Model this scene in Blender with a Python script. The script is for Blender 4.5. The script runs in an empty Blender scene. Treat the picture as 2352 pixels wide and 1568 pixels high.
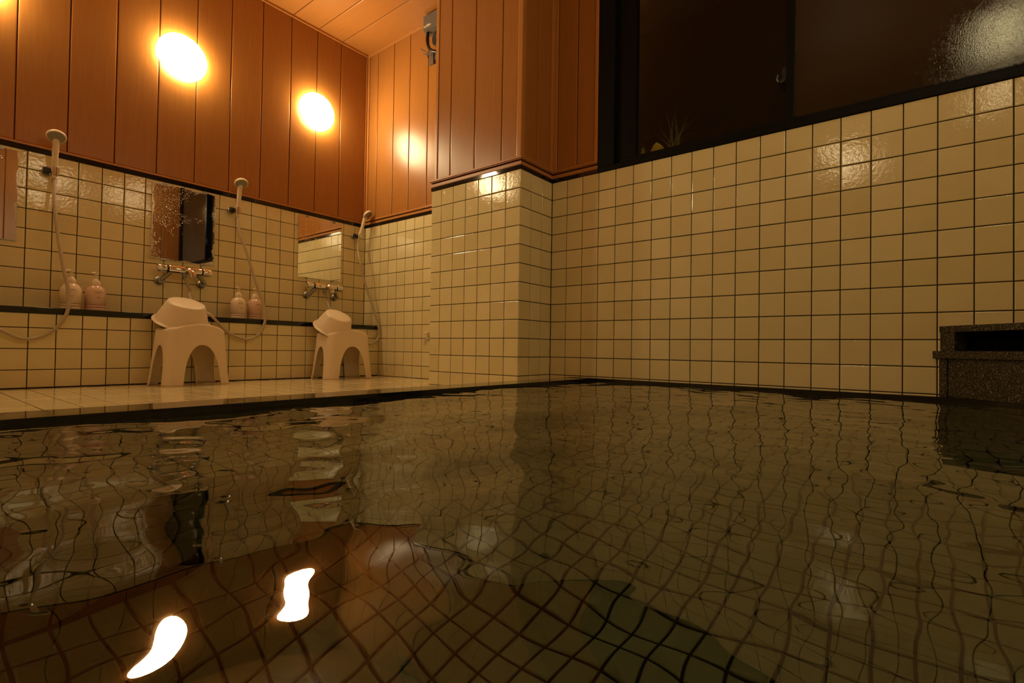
import bpy, bmesh, math, random
import numpy as np
from mathutils import Vector, Matrix

rnd = random.Random(7)
SC = bpy.context.scene
COL = SC.collection
PI = math.pi

# ------------------------------------------------------------------ camera, world, exposure
cam_data = bpy.data.cameras.new('camera')
cam = bpy.data.objects.new('camera', cam_data)
COL.objects.link(cam)
cam_data.sensor_width = 36.0
cam_data.lens = 17.904
cam_data.clip_start = 0.01
R_ = Vector((0.78329, 0.62147, 0.01539)); U_ = Vector((-0.00263, -0.02144, 0.99977)); F_ = Vector((-0.62165, 0.78315, 0.01516))
mw = Matrix.Identity(4)
for i in range(3):
    mw[i][0] = R_[i]; mw[i][1] = U_[i]; mw[i][2] = -F_[i]
mw.translation = Vector((1.6437, -2.4223, 0.2214))
cam.matrix_world = mw
SC.camera = cam

world = bpy.data.worlds.new('night')
SC.world = world
world.use_nodes = True
bgn = world.node_tree.nodes['Background']
bgn.inputs[0].default_value = (0.010, 0.008, 0.005, 1)
bgn.inputs[1].default_value = 0.10

vs = SC.view_settings
SC.display_settings.display_device = 'sRGB'
vs.view_transform = 'Standard'
vs.look = 'None'
vs.exposure = 0.0
vs.gamma = 1.0
vs.use_curve_mapping = False
try:
    SC.cycles.use_denoising = True
    SC.cycles.max_bounces = 7
    SC.cycles.diffuse_bounces = 4
    SC.cycles.glossy_bounces = 4
    SC.cycles.transmission_bounces = 5
    SC.cycles.use_adaptive_sampling = True
    SC.cycles.adaptive_threshold = 0.06
    SC.cycles.use_light_tree = False
    SC.cycles.adaptive_min_samples = 16
    SC.cycles.transparent_max_bounces = 8
    SC.cycles.sample_clamp_indirect = 4.0
    SC.cycles.blur_glossy = 0.3
except Exception:
    pass

LAMP_POWER = 72.0
LAMP_COLOR = (1.0, 0.78, 0.42, 1)

# ------------------------------------------------------------------ helpers
# everything is measured in tile units (one tile = 0.1 m) counted from the corner of the
# window wall and the pillar, z counted from the top of the tiling; G() turns that into metres
def G(x, y, z):
    return Vector((x * 0.1, y * 0.1, (z + 11.8) * 0.1))

def tag(o, label=None, cat=None, group=None, kind=None):
    if label: o['label'] = label
    if cat: o['category'] = cat
    if group: o['group'] = group
    if kind: o['kind'] = kind
    return o

def empty(name, loc=(0, 0, 0), rot=None):
    o = bpy.data.objects.new(name, None)
    COL.objects.link(o)
    o.location = loc
    if rot: o.rotation_euler = rot
    o.empty_display_size = 0.05
    return o

def link(name, me, mat=None, parent=None, matrix=None):
    o = bpy.data.objects.new(name, me)
    COL.objects.link(o)
    if mat is not None and not me.materials:
        me.materials.append(mat)
    if parent is not None: o.parent = parent
    if matrix is not None: o.matrix_local = matrix
    return o

def finish(bm, name, mat=None, parent=None, smooth=False, matrix=None, angle=None):
    me = bpy.data.meshes.new(name)
    bmesh.ops.recalc_face_normals(bm, faces=bm.faces)
    bm.to_mesh(me); bm.free()
    if smooth:
        for p in me.polygons: p.use_smooth = True
        if angle is not None:
            try: me.set_sharp_from_angle(angle=math.radians(angle))
            except Exception: pass
    return link(name, me, mat, parent, matrix)

def add_box(bm, a, b, bevel=0.0, seg=2, m=None):
    x0, y0, z0 = [min(a[i], b[i]) for i in range(3)]
    x1, y1, z1 = [max(a[i], b[i]) for i in range(3)]
    vs_ = [bm.verts.new(v) for v in ((x0,y0,z0),(x1,y0,z0),(x1,y1,z0),(x0,y1,z0),(x0,y0,z1),(x1,y0,z1),(x1,y1,z1),(x0,y1,z1))]
    fs = [bm.faces.new([vs_[i] for i in f]) for f in ((0,3,2,1),(4,5,6,7),(0,1,5,4),(1,2,6,5),(2,3,7,6),(3,0,4,7))]
    if bevel > 0:
        es = list({e for f in fs for e in f.edges})
        r = bmesh.ops.bevel(bm, geom=es, offset=bevel, segments=seg, affect='EDGES', profile=0.7)
        vs_ = list({v for f in r['faces'] for v in f.verts} | {v for v in vs_ if v.is_valid})
    if m is not None:
        bmesh.ops.transform(bm, matrix=m, verts=[v for v in vs_ if v.is_valid])
    return vs_

def gbox(name, a, b, mat, parent=None, bevel=0.0):
    bm = bmesh.new()
    add_box(bm, G(*a), G(*b), bevel)
    return finish(bm, name, mat, parent)

def frame_of(axis):
    z = Vector(axis).normalized()
    t = Vector((0, 0, 1)) if abs(z.z) < 0.95 else Vector((1, 0, 0))
    x = t.cross(z).normalized(); y = z.cross(x)
    return Matrix(((x.x, y.x, z.x), (x.y, y.y, z.y), (x.z, y.z, z.z))).to_4x4()

def add_lathe(bm, prof, origin=(0, 0, 0), axis=(0, 0, 1), n=32, cap0=True, cap1=True):
    M = Matrix.Translation(Vector(origin)) @ frame_of(axis)
    rings = []
    for r, h in prof:
        if r < 1e-6:
            rings.append([bm.verts.new(M @ Vector((0, 0, h)))])
        else:
            rings.append([bm.verts.new(M @ Vector((r * math.cos(2*PI*i/n), r * math.sin(2*PI*i/n), h))) for i in range(n)])
    for a, b in zip(rings[:-1], rings[1:]):
        if len(a) == 1 and len(b) == 1: continue
        if len(a) == 1:
            for i in range(n): bm.faces.new((a[0], b[i], b[(i+1) % n]))
        elif len(b) == 1:
            for i in range(n): bm.faces.new((a[i], b[0], a[(i+1) % n]))
        else:
            for i in range(n): bm.faces.new((a[i], b[i], b[(i+1) % n], a[(i+1) % n]))
    if cap0 and len(rings[0]) > 1: bm.faces.new(rings[0])
    if cap1 and len(rings[-1]) > 1: bm.faces.new(rings[-1])

def smooth_path(pts, per=8):
    pts = [Vector(p) for p in pts]
    out = []
    for i in range(len(pts) - 1):
        p0 = pts[max(i-1, 0)]; p1 = pts[i]; p2 = pts[i+1]; p3 = pts[min(i+2, len(pts)-1)]
        for k in range(per):
            t = k / per
            out.append(0.5*((2*p1) + (p2-p0)*t + (2*p0-5*p1+4*p2-p3)*t*t + (-p0+3*p1-3*p2+p3)*t**3))
    out.append(pts[-1])
    return out

def add_tube(bm, pts, r, n=10, cap=True):
    pts = [Vector(p) for p in pts]
    rr = r if isinstance(r, (list, tuple)) else [r]*len(pts)
    rings = []; up = None
    for i, p in enumerate(pts):
        d = (pts[min(i+1, len(pts)-1)] - pts[max(i-1, 0)]).normalized()
        if up is None:
            up = Vector((0, 0, 1)) if abs(d.z) < 0.9 else Vector((1, 0, 0))
        s = d.cross(up).normalized(); up = s.cross(d).normalized()
        rings.append([bm.verts.new(p + (s*math.cos(2*PI*k/n) + up*math.sin(2*PI*k/n))*rr[i]) for k in range(n)])
    for a, b in zip(rings[:-1], rings[1:]):
        for k in range(n): bm.faces.new((a[k], a[(k+1) % n], b[(k+1) % n], b[k]))
    if cap:
        bm.faces.new(rings[0]); bm.faces.new(rings[-1])

def copy_tree(o, parent=None):
    c = o.copy(); COL.objects.link(c)
    if parent is not None: c.parent = parent
    for ch in list(o.children): copy_tree(ch, c)
    return c

# ------------------------------------------------------------------ materials
class NT:
    def __init__(s, name):
        s.m = bpy.data.materials.new(name); s.m.use_nodes = True
        s.t = s.m.node_tree; s.t.nodes.clear()
        s.out = s.n('ShaderNodeOutputMaterial')
    def n(s, typ, **kw):
        x = s.t.nodes.new(typ)
        for k, v in kw.items():
            if hasattr(x, k) and not k.startswith('i_'): setattr(x, k, v)
        return x
    def l(s, a, b): s.t.links.new(a, b)
    def val(s, sock, v):
        if hasattr(v, 'is_output'): s.l(v, sock)
        else: sock.default_value = v
    def math(s, op, a, b=None, c=None, clamp=False):
        x = s.n('ShaderNodeMath'); x.operation = op; x.use_clamp = clamp
        s.val(x.inputs[0], a)
        if b is not None: s.val(x.inputs[1], b)
        if c is not None: s.val(x.inputs[2], c)
        return x.outputs[0]
    def mix(s, f, a, b):
        x = s.n('ShaderNodeMix'); x.data_type = 'RGBA'
        s.val(x.inputs[0], f); s.val(x.inputs[6], a); s.val(x.inputs[7], b)
        return x.outputs[2]
    def noise(s, vec, scale, detail=2, rough=0.5, dist=0.0):
        x = s.n('ShaderNodeTexNoise')
        if vec is not None: s.l(vec, x.inputs['Vector'])
        x.inputs['Scale'].default_value = scale; x.inputs['Detail'].default_value = detail
        x.inputs['Roughness'].default_value = rough; x.inputs['Distortion'].default_value = dist
        return x.outputs['Fac']
    def voro(s, vec, scale, feature='F1'):
        x = s.n('ShaderNodeTexVoronoi'); x.feature = feature
        if vec is not None: s.l(vec, x.inputs['Vector'])
        x.inputs['Scale'].default_value = scale
        return x
    def mapping(s, vec, scale=(1, 1, 1), loc=None):
        x = s.n('ShaderNodeMapping'); s.l(vec, x.inputs[0]); x.inputs['Scale'].default_value = scale
        if loc is not None: s.val(x.inputs['Location'], loc)
        return x.outputs[0]
    def coord(s, which='Object'): return s.n('ShaderNodeTexCoord').outputs[which]
    def pos(s): return s.n('ShaderNodeNewGeometry').outputs['Position']
    def rand(s): return s.n('ShaderNodeObjectInfo').outputs['Random']
    def ramp(s, f, stops):
        x = s.n('ShaderNodeValToRGB'); s.l(f, x.inputs[0])
        e = x.color_ramp.elements
        while len(e) < len(stops): e.new(0.5)
        for i, (p, c) in enumerate(stops):
            e[i].position = p; e[i].color = c if len(c) == 4 else (*c, 1)
        return x.outputs[0]
    def bump(s, h, strength=0.3, dist=0.001, normal=None):
        x = s.n('ShaderNodeBump'); s.l(h, x.inputs['Height'])
        x.inputs['Strength'].default_value = strength; x.inputs['Distance'].default_value = dist
        if normal is not None: s.l(normal, x.inputs['Normal'])
        return x.outputs[0]
    def pbr(s, color, rough=0.5, metal=0.0, spec=0.5, normal=None, coat=0.0, sub=0.0, trans=0.0, ior=1.45, emis=None):
        b = s.n('ShaderNodeBsdfPrincipled')
        s.val(b.inputs['Base Color'], color); s.val(b.inputs['Roughness'], rough)
        s.val(b.inputs['Metallic'], metal); b.inputs['Specular IOR Level'].default_value = spec
        b.inputs['IOR'].default_value = ior
        if normal is not None: s.l(normal, b.inputs['Normal'])
        if coat: b.inputs['Coat Weight'].default_value = coat; b.inputs['Coat Roughness'].default_value = 0.08
        if trans: b.inputs['Transmission Weight'].default_value = trans
        if sub:
            b.inputs['Subsurface Weight'].default_value = sub; b.inputs['Subsurface Radius'].default_value = (0.01, 0.006, 0.004)
        return b.outputs[0]
    def done(s, sh):
        s.l(sh, s.out.inputs[0]); return s.m

def m_tile(name, base=(0.74, 0.645, 0.37), rough=0.07, grime=0.25, wet=0.8):
    t = NT(name)
    p = t.pos(); o = t.coord('Object')
    r = t.rand()
    c0 = (*base, 1); c1 = (base[0]*0.90, base[1]*0.885, base[2]*0.83, 1)
    c = t.mix(r, c0, c1)
    g = t.noise(p, 9.0, 4, 0.6)
    gm = t.math('MULTIPLY', t.math('SUBTRACT', g, 0.45, clamp=True), grime*2.2, clamp=True)
    c = t.mix(gm, c, (base[0]*0.72, base[1]*0.68, base[2]*0.55, 1))
    n1 = t.noise(p, 70, 2, 0.5)
    n2 = t.noise(t.mapping(p, (1, 1, 0.30)), 420, 2, 0.6)
    dv = t.voro(p, 300).outputs['Distance']
    drop = t.math('SUBTRACT', 0.35, dv, clamp=True)
    area = t.math('GREATER_THAN', t.noise(p, 14, 2, 0.5), 0.50)
    h = t.math('ADD', t.math('MULTIPLY', n1, 0.55), t.math('MULTIPLY', n2, 0.16*wet))
    h = t.math('ADD', h, t.math('MULTIPLY', t.math('MULTIPLY', drop, area), 0.5*wet))
    nm = t.bump(h, 0.45, 0.0016)
    return t.done(t.pbr(c, rough, 0, 0.5, nm))

def m_wood(name, base=(0.385, 0.158, 0.036), axis='z', rough=0.28, light=1.0):
    t = NT(name)
    p = t.pos(); r = t.rand()
    off = t.n('ShaderNodeCombineXYZ')
    for i in range(3): t.l(t.math('MULTIPLY', r, 13.7 + i*5), off.inputs[i])
    ad = t.n('ShaderNodeVectorMath'); ad.operation = 'ADD'; t.l(p, ad.inputs[0]); t.l(off.outputs[0], ad.inputs[1])
    sc = {'z': (1, 1, 0.035), 'x': (0.035, 1, 1), 'y': (1, 0.035, 1)}[axis]
    v = t.mapping(ad.outputs[0], sc)
    f = t.noise(v, 160, 3, 0.65, 0.3)
    f2 = t.noise(v, 22, 2, 0.5)
    c = t.mix(f, (base[0]*0.72*light, base[1]*0.66*light, base[2]*0.6*light, 1), (base[0]*1.12*light, base[1]*1.16*light, base[2]*1.2*light, 1))
    c = t.mix(t.math('MULTIPLY', f2, 0.35), c, (base[0]*0.8*light, base[1]*0.72*light, base[2]*0.7*light, 1))
    c = t.mix(t.math('MULTIPLY', r, 0.22), c, (base[0]*0.82, base[1]*0.75, base[2]*0.7, 1))
    nm = t.bump(f, 0.10, 0.0006)
    return t.done(t.pbr(c, rough, 0, 0.32, nm))

def m_plain(name, color, rough=0.4, metal=0.0, spec=0.5, bump=0.0, bscale=200, coat=0.0, var=0.06, sub=0.0):
    t = NT(name)
    p = t.coord('Object')
    f = t.noise(p, 35, 3, 0.6)
    c = t.mix(f, (*[x*(1-var) for x in color], 1), (*[min(1, x*(1+var)) for x in color], 1))
    nm = None
    if bump: nm = t.bump(t.noise(p, bscale, 2, 0.5), bump, 0.0008)
    return t.done(t.pbr(c, rough, metal, spec, nm, coat, sub))

def m_granite_black(name):
    t = NT(name)
    p = t.pos()
    f = t.noise(p, 500, 3, 0.7)
    c = t.ramp(f, [(0.45, (0.006, 0.006, 0.005)), (0.72, (0.022, 0.020, 0.016)), (0.8, (0.05, 0.045, 0.035))])
    nm = t.bump(t.noise(p, 25, 2, 0.5), 0.05, 0.001)
    return t.done(t.pbr(c, 0.05, 0, 0.6, nm))

def m_granite_brown(name):
    t = NT(name)
    p = t.pos()
    v = t.voro(p, 260)
    f = t.noise(p, 170, 4, 0.75)
    g = t.math('ADD', t.math('MULTIPLY', f, 0.7), t.math('MULTIPLY', v.outputs['Distance'], 0.45))
    c = t.ramp(g, [(0.30, (0.006, 0.005, 0.003)), (0.52, (0.026, 0.022, 0.013)), (0.66, (0.065, 0.054, 0.034)), (0.82, (0.24, 0.19, 0.13))])
    nm = t.bump(t.noise(p, 90, 3, 0.6), 0.25, 0.0015)
    return t.done(t.pbr(c, 0.16, 0, 0.5, nm))

def m_mirror(name, amount=0.5, seed=0.0):
    # old bathroom mirror: silvering eaten away along the edges, lime spots and drops on the glass
    t = NT(name)
    g = t.coord('Generated')
    o = t.coord('Object')
    sep = t.n('ShaderNodeSeparateXYZ'); t.l(g, sep.inputs[0])
    y, z = sep.outputs[1], sep.outputs[2]
    ey = t.math('MINIMUM', y, t.math('SUBTRACT', 1.0, y))
    ez = t.math('MINIMUM', z, t.math('SUBTRACT', 1.0, z))
    e = t.math('MINIMUM', t.math('MULTIPLY', ey, 0.35), t.math('MULTIPLY', ez, 0.45))
    oo = t.mapping(o, (1, 1, 1), (seed, seed*2, seed*3))
    n = t.noise(oo, 30, 5, 0.75)
    n2 = t.noise(oo, 8, 2, 0.5)
    th = t.math('MULTIPLY', t.math('MULTIPLY', n, n2), 0.075*amount)
    th = t.math('SUBTRACT', th, 0.010)
    eaten = t.math('MULTIPLY', t.math('SUBTRACT', th, e), 260, clamp=True)
    vo = t.voro(oo, 150)
    spot = t.math('LESS_THAN', vo.outputs['Distance'], t.math('MULTIPLY', t.noise(oo, 60, 1, 0.5), 0.42))
    zone = t.math('MULTIPLY', t.math('SUBTRACT', t.math('ADD', t.noise(oo, 14, 3, 0.6), t.math('SUBTRACT', t.math('MULTIPLY', t.math('SUBTRACT', z, 0.5), 0.30), t.math('MULTIPLY', t.math('SUBTRACT', y, 0.45), 0.40))), 0.60 - 0.08*amount), 7.0, clamp=True)
    spots = t.math('MULTIPLY', t.math('MULTIPLY', spot, zone), min(1.0, amount*1.5))
    dome = t.math('SUBTRACT', 0.32, vo.outputs['Distance'], clamp=True)
    nm = t.bump(t.math('MULTIPLY', dome, zone), 1.0*min(1, amount), 0.003)
    base = t.mix(eaten, (0.80, 0.80, 0.76, 1), (0.50, 0.44, 0.30, 1))
    base = t.mix(spots, base, (0.85, 0.80, 0.66, 1))
    metal = t.math('SUBTRACT', 1.0, t.math('MAXIMUM', eaten, t.math('MULTIPLY', spots, 0.6)), clamp=True)
    rough = t.math('ADD', 0.015, t.math('MULTIPLY', t.math('MAXIMUM', eaten, spots), 0.20))
    return t.done(t.pbr(base, rough, metal, 0.5, nm))

def m_pane(name, wet=0.0):
    t = NT(name)
    p = t.pos()
    st = t.mapping(p, (1, 1, 0.28))
    n1 = t.noise(st, 260, 3, 0.7)
    vd = t.voro(t.mapping(p, (1, 1, 0.75)), 170)
    drop = t.math('SUBTRACT', 0.40, vd.outputs['Distance'], clamp=True)
    dens = t.noise(p, 5, 3, 0.6)
    if wet > 0.5:
        h = t.math('ADD', t.math('MULTIPLY', n1, 0.7), t.math('MULTIPLY', drop, 0.9))
        nm = t.bump(h, 0.42, 0.0009); rough = 0.05; milky = 0.008; fm = 0.9
    else:
        few = t.math('GREATER_THAN', dens, 0.62)
        h = t.math('MULTIPLY', t.math('MULTIPLY', drop, few), 1.0)
        nm = t.bump(h, 0.4, 0.0012); rough = 0.06; milky = 0.002; fm = 0.35
    fr = t.n('ShaderNodeFresnel'); fr.inputs[0].default_value = 1.52; t.l(nm, fr.inputs[1])
    gl = t.n('ShaderNodeBsdfGlossy'); gl.inputs['Roughness'].default_value = rough; t.l(nm, gl.inputs['Normal'])
    gl.inputs[0].default_value = (1, 1, 1, 1)
    tr = t.n('ShaderNodeBsdfTransparent'); tr.inputs[0].default_value = (0.86, 0.9, 0.84, 1)
    df = t.n('ShaderNodeBsdfDiffuse'); df.inputs[0].default_value = (0.6, 0.62, 0.55, 1)
    m0 = t.n('ShaderNodeMixShader'); m0.inputs[0].default_value = milky
    t.l(tr.outputs[0], m0.inputs[1]); t.l(df.outputs[0], m0.inputs[2])
    m1 = t.n('ShaderNodeMixShader'); t.l(t.math('MULTIPLY', fr.outputs[0], fm, clamp=True), m1.inputs[0])
    t.l(m0.outputs[0], m1.inputs[1]); t.l(gl.outputs[0], m1.inputs[2])
    return t.done(m1.outputs[0])

def m_water(name):
    t = NT(name)
    g = t.n('ShaderNodeFresnel'); g.inputs[0].default_value = 1.333
    rf = t.n('ShaderNodeBsdfRefraction'); rf.inputs['IOR'].default_value = 1.333
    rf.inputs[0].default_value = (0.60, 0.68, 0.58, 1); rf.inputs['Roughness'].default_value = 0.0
    gl = t.n('ShaderNodeBsdfGlossy'); gl.inputs['Roughness'].default_value = 0.0; gl.inputs[0].default_value = (1, 1, 1, 1)
    mx = t.n('ShaderNodeMixShader'); t.l(g.outputs[0], mx.inputs[0]); t.l(rf.outputs[0], mx.inputs[1]); t.l(gl.outputs[0], mx.inputs[2])
    return t.done(mx.outputs[0])

def m_emit(name, color, strength):
    t = NT(name)
    e = t.n('ShaderNodeEmission'); e.inputs[0].default_value = color; e.inputs[1].default_value = strength
    return t.done(e.outputs[0])

M_TILE = m_tile('ivory_tile')
M_FLOOR = m_tile('ivory_floor_tile', base=(0.74, 0.60, 0.34), rough=0.08, grime=0.4, wet=0.15)
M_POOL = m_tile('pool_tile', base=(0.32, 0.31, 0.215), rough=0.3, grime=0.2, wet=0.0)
M_BENCH = m_tile('pool_tile_brightened', base=(0.42, 0.39, 0.28), rough=0.3, grime=0.2, wet=0.0)  # paler copy of the pool tile; shallower water's brightness put into its colour
M_GROUT = m_plain('dark_grout', (0.020, 0.014, 0.010), 0.8, var=0.2)
M_WOOD = m_wood('wood_panel_vertical')
M_WOODX = m_wood('wood_panel_ceiling', base=(0.44, 0.182, 0.044), axis='x', rough=0.35)
M_TRIM = m_wood('wood_trim_light', base=(0.50, 0.218, 0.058), rough=0.3)
M_BACK = m_plain('plank_groove', (0.06, 0.015, 0.004), 0.8)
M_BLACK = m_granite_black('black_granite')
M_BROWN = m_granite_brown('brown_granite')
M_CHROME = m_plain('chrome', (0.75, 0.75, 0.74), 0.07, 1.0, bump=0.02, bscale=60, var=0.03)
M_DULL = m_plain('worn_chrome', (0.30, 0.29, 0.26), 0.38, 1.0, bump=0.1, bscale=120, var=0.15)
M_RUBBER = m_plain('black_plastic', (0.012, 0.012, 0.012), 0.35)
M_WHITE = m_plain('cream_plastic', (0.76, 0.62, 0.43), 0.38, bump=0.03, bscale=300, var=0.03, sub=0.0)
M_HOSE = m_plain('grey_hose', (0.42, 0.33, 0.22), 0.35, bump=0.05, bscale=900)
M_HEADF = m_plain('shower_face_grey', (0.28, 0.26, 0.22), 0.5, bump=0.3, bscale=500)
M_FRAME = m_plain('black_aluminium', (0.004, 0.004, 0.0035), 0.45, spec=0.12)
M_VOID = m_plain('opening_shade', (0.003, 0.003, 0.003), 0.9, spec=0.0)
M_GREY = m_plain('grey_metal', (0.15, 0.13, 0.115), 0.4, 0.3, var=0.15)
M_LABEL = m_plain('pale_print', (0.75, 0.68, 0.5), 0.6)
M_PRINT = m_plain('dark_print', (0.10, 0.06, 0.05), 0.6)
M_RED = m_plain('red_mark', (0.65, 0.08, 0.03), 0.5)
M_IVORYP = m_plain('bottle_white', (0.78, 0.62, 0.44), 0.2, coat=0.3, var=0.02)
M_PINKP = m_plain('bottle_pink', (0.68, 0.46, 0.34), 0.2, coat=0.3, var=0.02)
M_STRIPE = m_plain('bottle_stripe_brown', (0.34, 0.17, 0.10), 0.3)
M_STRIPEP = m_plain('bottle_stripe_pink', (0.50, 0.16, 0.12), 0.3)
M_LAMP = m_emit('lamp_glow', LAMP_COLOR, LAMP_POWER)
M_LAMP_DIM = m_emit('weaker_lamp_glow', LAMP_COLOR, LAMP_POWER*0.22)
M_LAMPBASE = m_plain('lamp_base_white', (0.8, 0.75, 0.65), 0.4)
M_GRASS = m_plain('dry_grass', (0.20, 0.17, 0.08), 0.7, var=0.2)
M_LEAF = m_plain('yellow_leaf', (0.62, 0.40, 0.06), 0.6, var=0.25)
M_EARTH = m_plain('dark_earth', (0.03, 0.022, 0.015), 0.9, bump=0.5, bscale=80)
M_WATER = m_water('bath_water')

# ------------------------------------------------------------------ tiles and planks
_cache = {}
def slab_mesh(kind, w, h, d, bev, mat):
    key = (kind, round(w, 4), round(h, 4), d, mat.name)
    if key in _cache: return _cache[key]
    me = bpy.data.meshes.new(kind)
    hw, hh = w/2, h/2
    def ring(i, z): return [(-hw+i, -hh+i, z), (hw-i, -hh+i, z), (hw-i, hh-i, z), (-hw+i, hh-i, z)]
    v = ring(0, 0) + ring(0, d-bev*0.8) + ring(bev*0.45, d-bev*0.25) + ring(bev*1.3, d)
    f = []
    for k in range(3):
        for i in range(4):
            j = (i+1) % 4
            f.append((k*4+i, k*4+j, k*4+4+j, k*4+4+i))
    f.append((12, 13, 14, 15))
    me.from_pydata(v, [], f)
    me.materials.append(mat)
    _cache[key] = me
    return me

def cells(us, vs_, gap):
    for a, b in zip(us[:-1], us[1:]):
        for c, d in zip(vs_[:-1], vs_[1:]):
            w = abs(b-a) - gap; h = abs(d-c) - gap
            if w > 0.03 and h > 0.03: yield ((a+b)/2, (c+d)/2, w, h)

def tile_field(parent, us, vs_, place, xdir, ydir, ndir, mat, gap=0.036, d=0.05, tilt=0.35, limit=None, eye=None, name='tile', bev=0.022):
    """lays one slab per cell; place(u, v) gives the centre in tile units. Past `limit` the rest becomes one joined mesh."""
    X = Vector(xdir).normalized(); Y = Vector(ydir).normalized(); N = Vector(ndir).normalized()
    B = Matrix(((X.x, Y.x, N.x), (X.y, Y.y, N.y), (X.z, Y.z, N.z))).to_4x4()
    items = []
    for u, v, w, h in cells(us, vs_, gap):
        items.append((Vector(G(*place(u, v))), w, h))
    if limit is not None:
        e = Vector(eye) if eye is not None else cam.matrix_world.translation
        def keyf(it):
            dv = it[0] - e
            f = dv.dot(F_); s = abs(dv.dot(R_)); u = abs(dv.dot(U_))
            vis = f > 0.05 and s < f*1.08 and u < f*0.98
            return (0 if vis else 1, dv.length)
        items.sort(key=keyf)
    rest = items[limit:] if limit is not None else []
    items = items[:limit] if limit is not None else items
    for c, w, h in items:
        me = slab_mesh(name, w*0.1, h*0.1, d*0.1, bev*0.1, mat)
        t = Matrix.Rotation(math.radians(rnd.gauss(0, tilt)), 4, 'X') @ Matrix.Rotation(math.radians(rnd.gauss(0, tilt)), 4, 'Y')
        o = bpy.data.objects.new(name, me); COL.objects.link(o); o.parent = parent
        o.matrix_local = Matrix.Translation(c + N*rnd.uniform(0, 0.0003)) @ B @ t
    if rest:
        V = []; Fc = []
        for c, w, h in rest:
            me = slab_mesh(name, w*0.1, h*0.1, d*0.1, bev*0.1, mat)
            t = Matrix.Rotation(math.radians(rnd.gauss(0, tilt)), 4, 'X') @ Matrix.Rotation(math.radians(rnd.gauss(0, tilt)), 4, 'Y')
            Mx = Matrix.Translation(c) @ B @ t
            k = len(V)
            V += [tuple(Mx @ q.co) for q in me.vertices]
            Fc += [tuple(k+i for i in p.vertices) for p in me.polygons]
        me = bpy.data.meshes.new(name+'_field'); me.from_pydata(V, [], Fc); me.materials.append(mat)
        o = bpy.data.objects.new(name+'_field', me); COL.objects.link(o); o.parent = parent
        o['kind'] = 'stuff'

def struct(name, label=None):
    o = empty(name); o['kind'] = 'structure'
    if label: o['label'] = label
    return o

XA, YB, XP, XR, YR, ZC = -18.46, 0.453, -16.49, 20.4, -29.6, 14.0
SKIN = 0.05   # tile thickness: grout backing sits this far behind the tile faces

def rng(a, b, s=1.0):
    out = [a]
    while abs(out[-1]-b) > 1e-6:
        n = out[-1] + s
        if (s > 0 and n >= b-1e-6) or (s < 0 and n <= b+1e-6): out.append(b); break
        out.append(n)
    return out

# ---- left wall (showers)
wl = struct('wall_left', 'shower wall of ivory tile with wood panelling above')
gbox('backing', (XA-2, YR, -11.8), (XA-0.045, YB+0.04, 0.02), M_GROUT, wl)
tile_field(wl, [YB] + [YB+0.025-k for k in range(1, 25)], [0.0]+[-r+0.09 for r in range(1, 9)]+[-8.3],
           lambda u, v: (XA-SKIN, u, v), (0, 1, 0), (0, 0, 1), (1, 0, 0), M_TILE)
tile_field(wl, [YB+0.025-k for k in range(24, 31)], [0.0]+[-r+0.09 for r in range(1, 9)],
           lambda u, v: (XA-SKIN, u, v), (0, 1, 0), (0, 0, 1), (1, 0, 0), M_TILE, limit=0)
gbox('black_border', (XA-0.1, YR, 0.0), (XA+0.03, YB-0.02, 0.25), M_BLACK, wl, 0.0008)
gbox('wood_rail', (XA-0.1, YR, 0.25), (XA+0.045, YB-0.02, 0.36), M_TRIM, wl, 0.002)
gbox('panel_backing', (XA-2, YR, 0.02), (XA-0.05, YB+0.2, ZC+0.5), M_BACK, wl)
tile_field(wl, [YB-0.2]+[-2.02-2*k for k in range(0, 14)]+[YR], [0.36, ZC-0.12], lambda u, v: (XA-0.08, u, v),
           (0, 1, 0), (0, 0, 1), (1, 0, 0), M_WOOD, gap=0.045, d=0.075, tilt=0.0, name='plank', bev=0.035)
# ---- ledge wall under the shelf
le = struct('wall_ledge', 'low tiled ledge under the shelf')
gbox('backing', (XA-0.2, YR, -11.8), (XP-0.045, YB+0.02, -8.2), M_GROUT, le)
tile_field(le, [YB]+[YB-0.04-k for k in range(1, 25)], [-8.21, -8.91, -9.91, -10.91, -11.77], lambda u, v: (XP-SKIN, u, v),
           (0, 1, 0), (0, 0, 1), (1, 0, 0), M_TILE)
# ---- back wall of the wash place
wb = struct('wall_back', 'ivory tiled wall at the far end of the showers with wood above')
gbox('backing', (XA-2, YB+0.045, -11.8), (-5.5, YB+2, 0.02), M_GROUT, wb)
tile_field(wb, [XA+k for k in range(0, 12)], [0.0]+[-r+0.09 for r in range(1, 12)]+[-11.8], lambda u, v: (u, YB+SKIN, v),
           (1, 0, 0), (0, 0, 1), (0, -1, 0), M_TILE)
gbox('black_border', (XA, YB-0.03, 0.0), (-6.5, YB+0.1, 0.21), M_BLACK, wb, 0.0008)
gbox('wood_rail', (XA, YB-0.05, 0.21), (-6.5, YB+0.1, 0.39), M_TRIM, wb, 0.003)
gbox('wood_rail', (XA, YB-0.09, 0.47), (-6.5, YB+0.1, 0.62), M_TRIM, wb, 0.004)
gbox('panel_backing', (XA-2, YB+0.05, 0.02), (-5.5, YB+2, ZC+0.5), M_BACK, wb)
tile_field(wb, [XA+0.2, -17.17, -15.17, -13.28, -11.26, -9.25, -7.3, -6.3], [0.60, ZC-0.12], lambda u, v: (u, YB+0.08, v),
           (1, 0, 0), (0, 0, 1), (0, -1, 0), M_WOOD, gap=0.045, d=0.075, tilt=0.0, name='plank', bev=0.035)
gbox('corner_trim', (XA-0.02, YB-0.2, 0.36), (XA+0.05, YB, ZC), M_TRIM, wb, 0.003)
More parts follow.
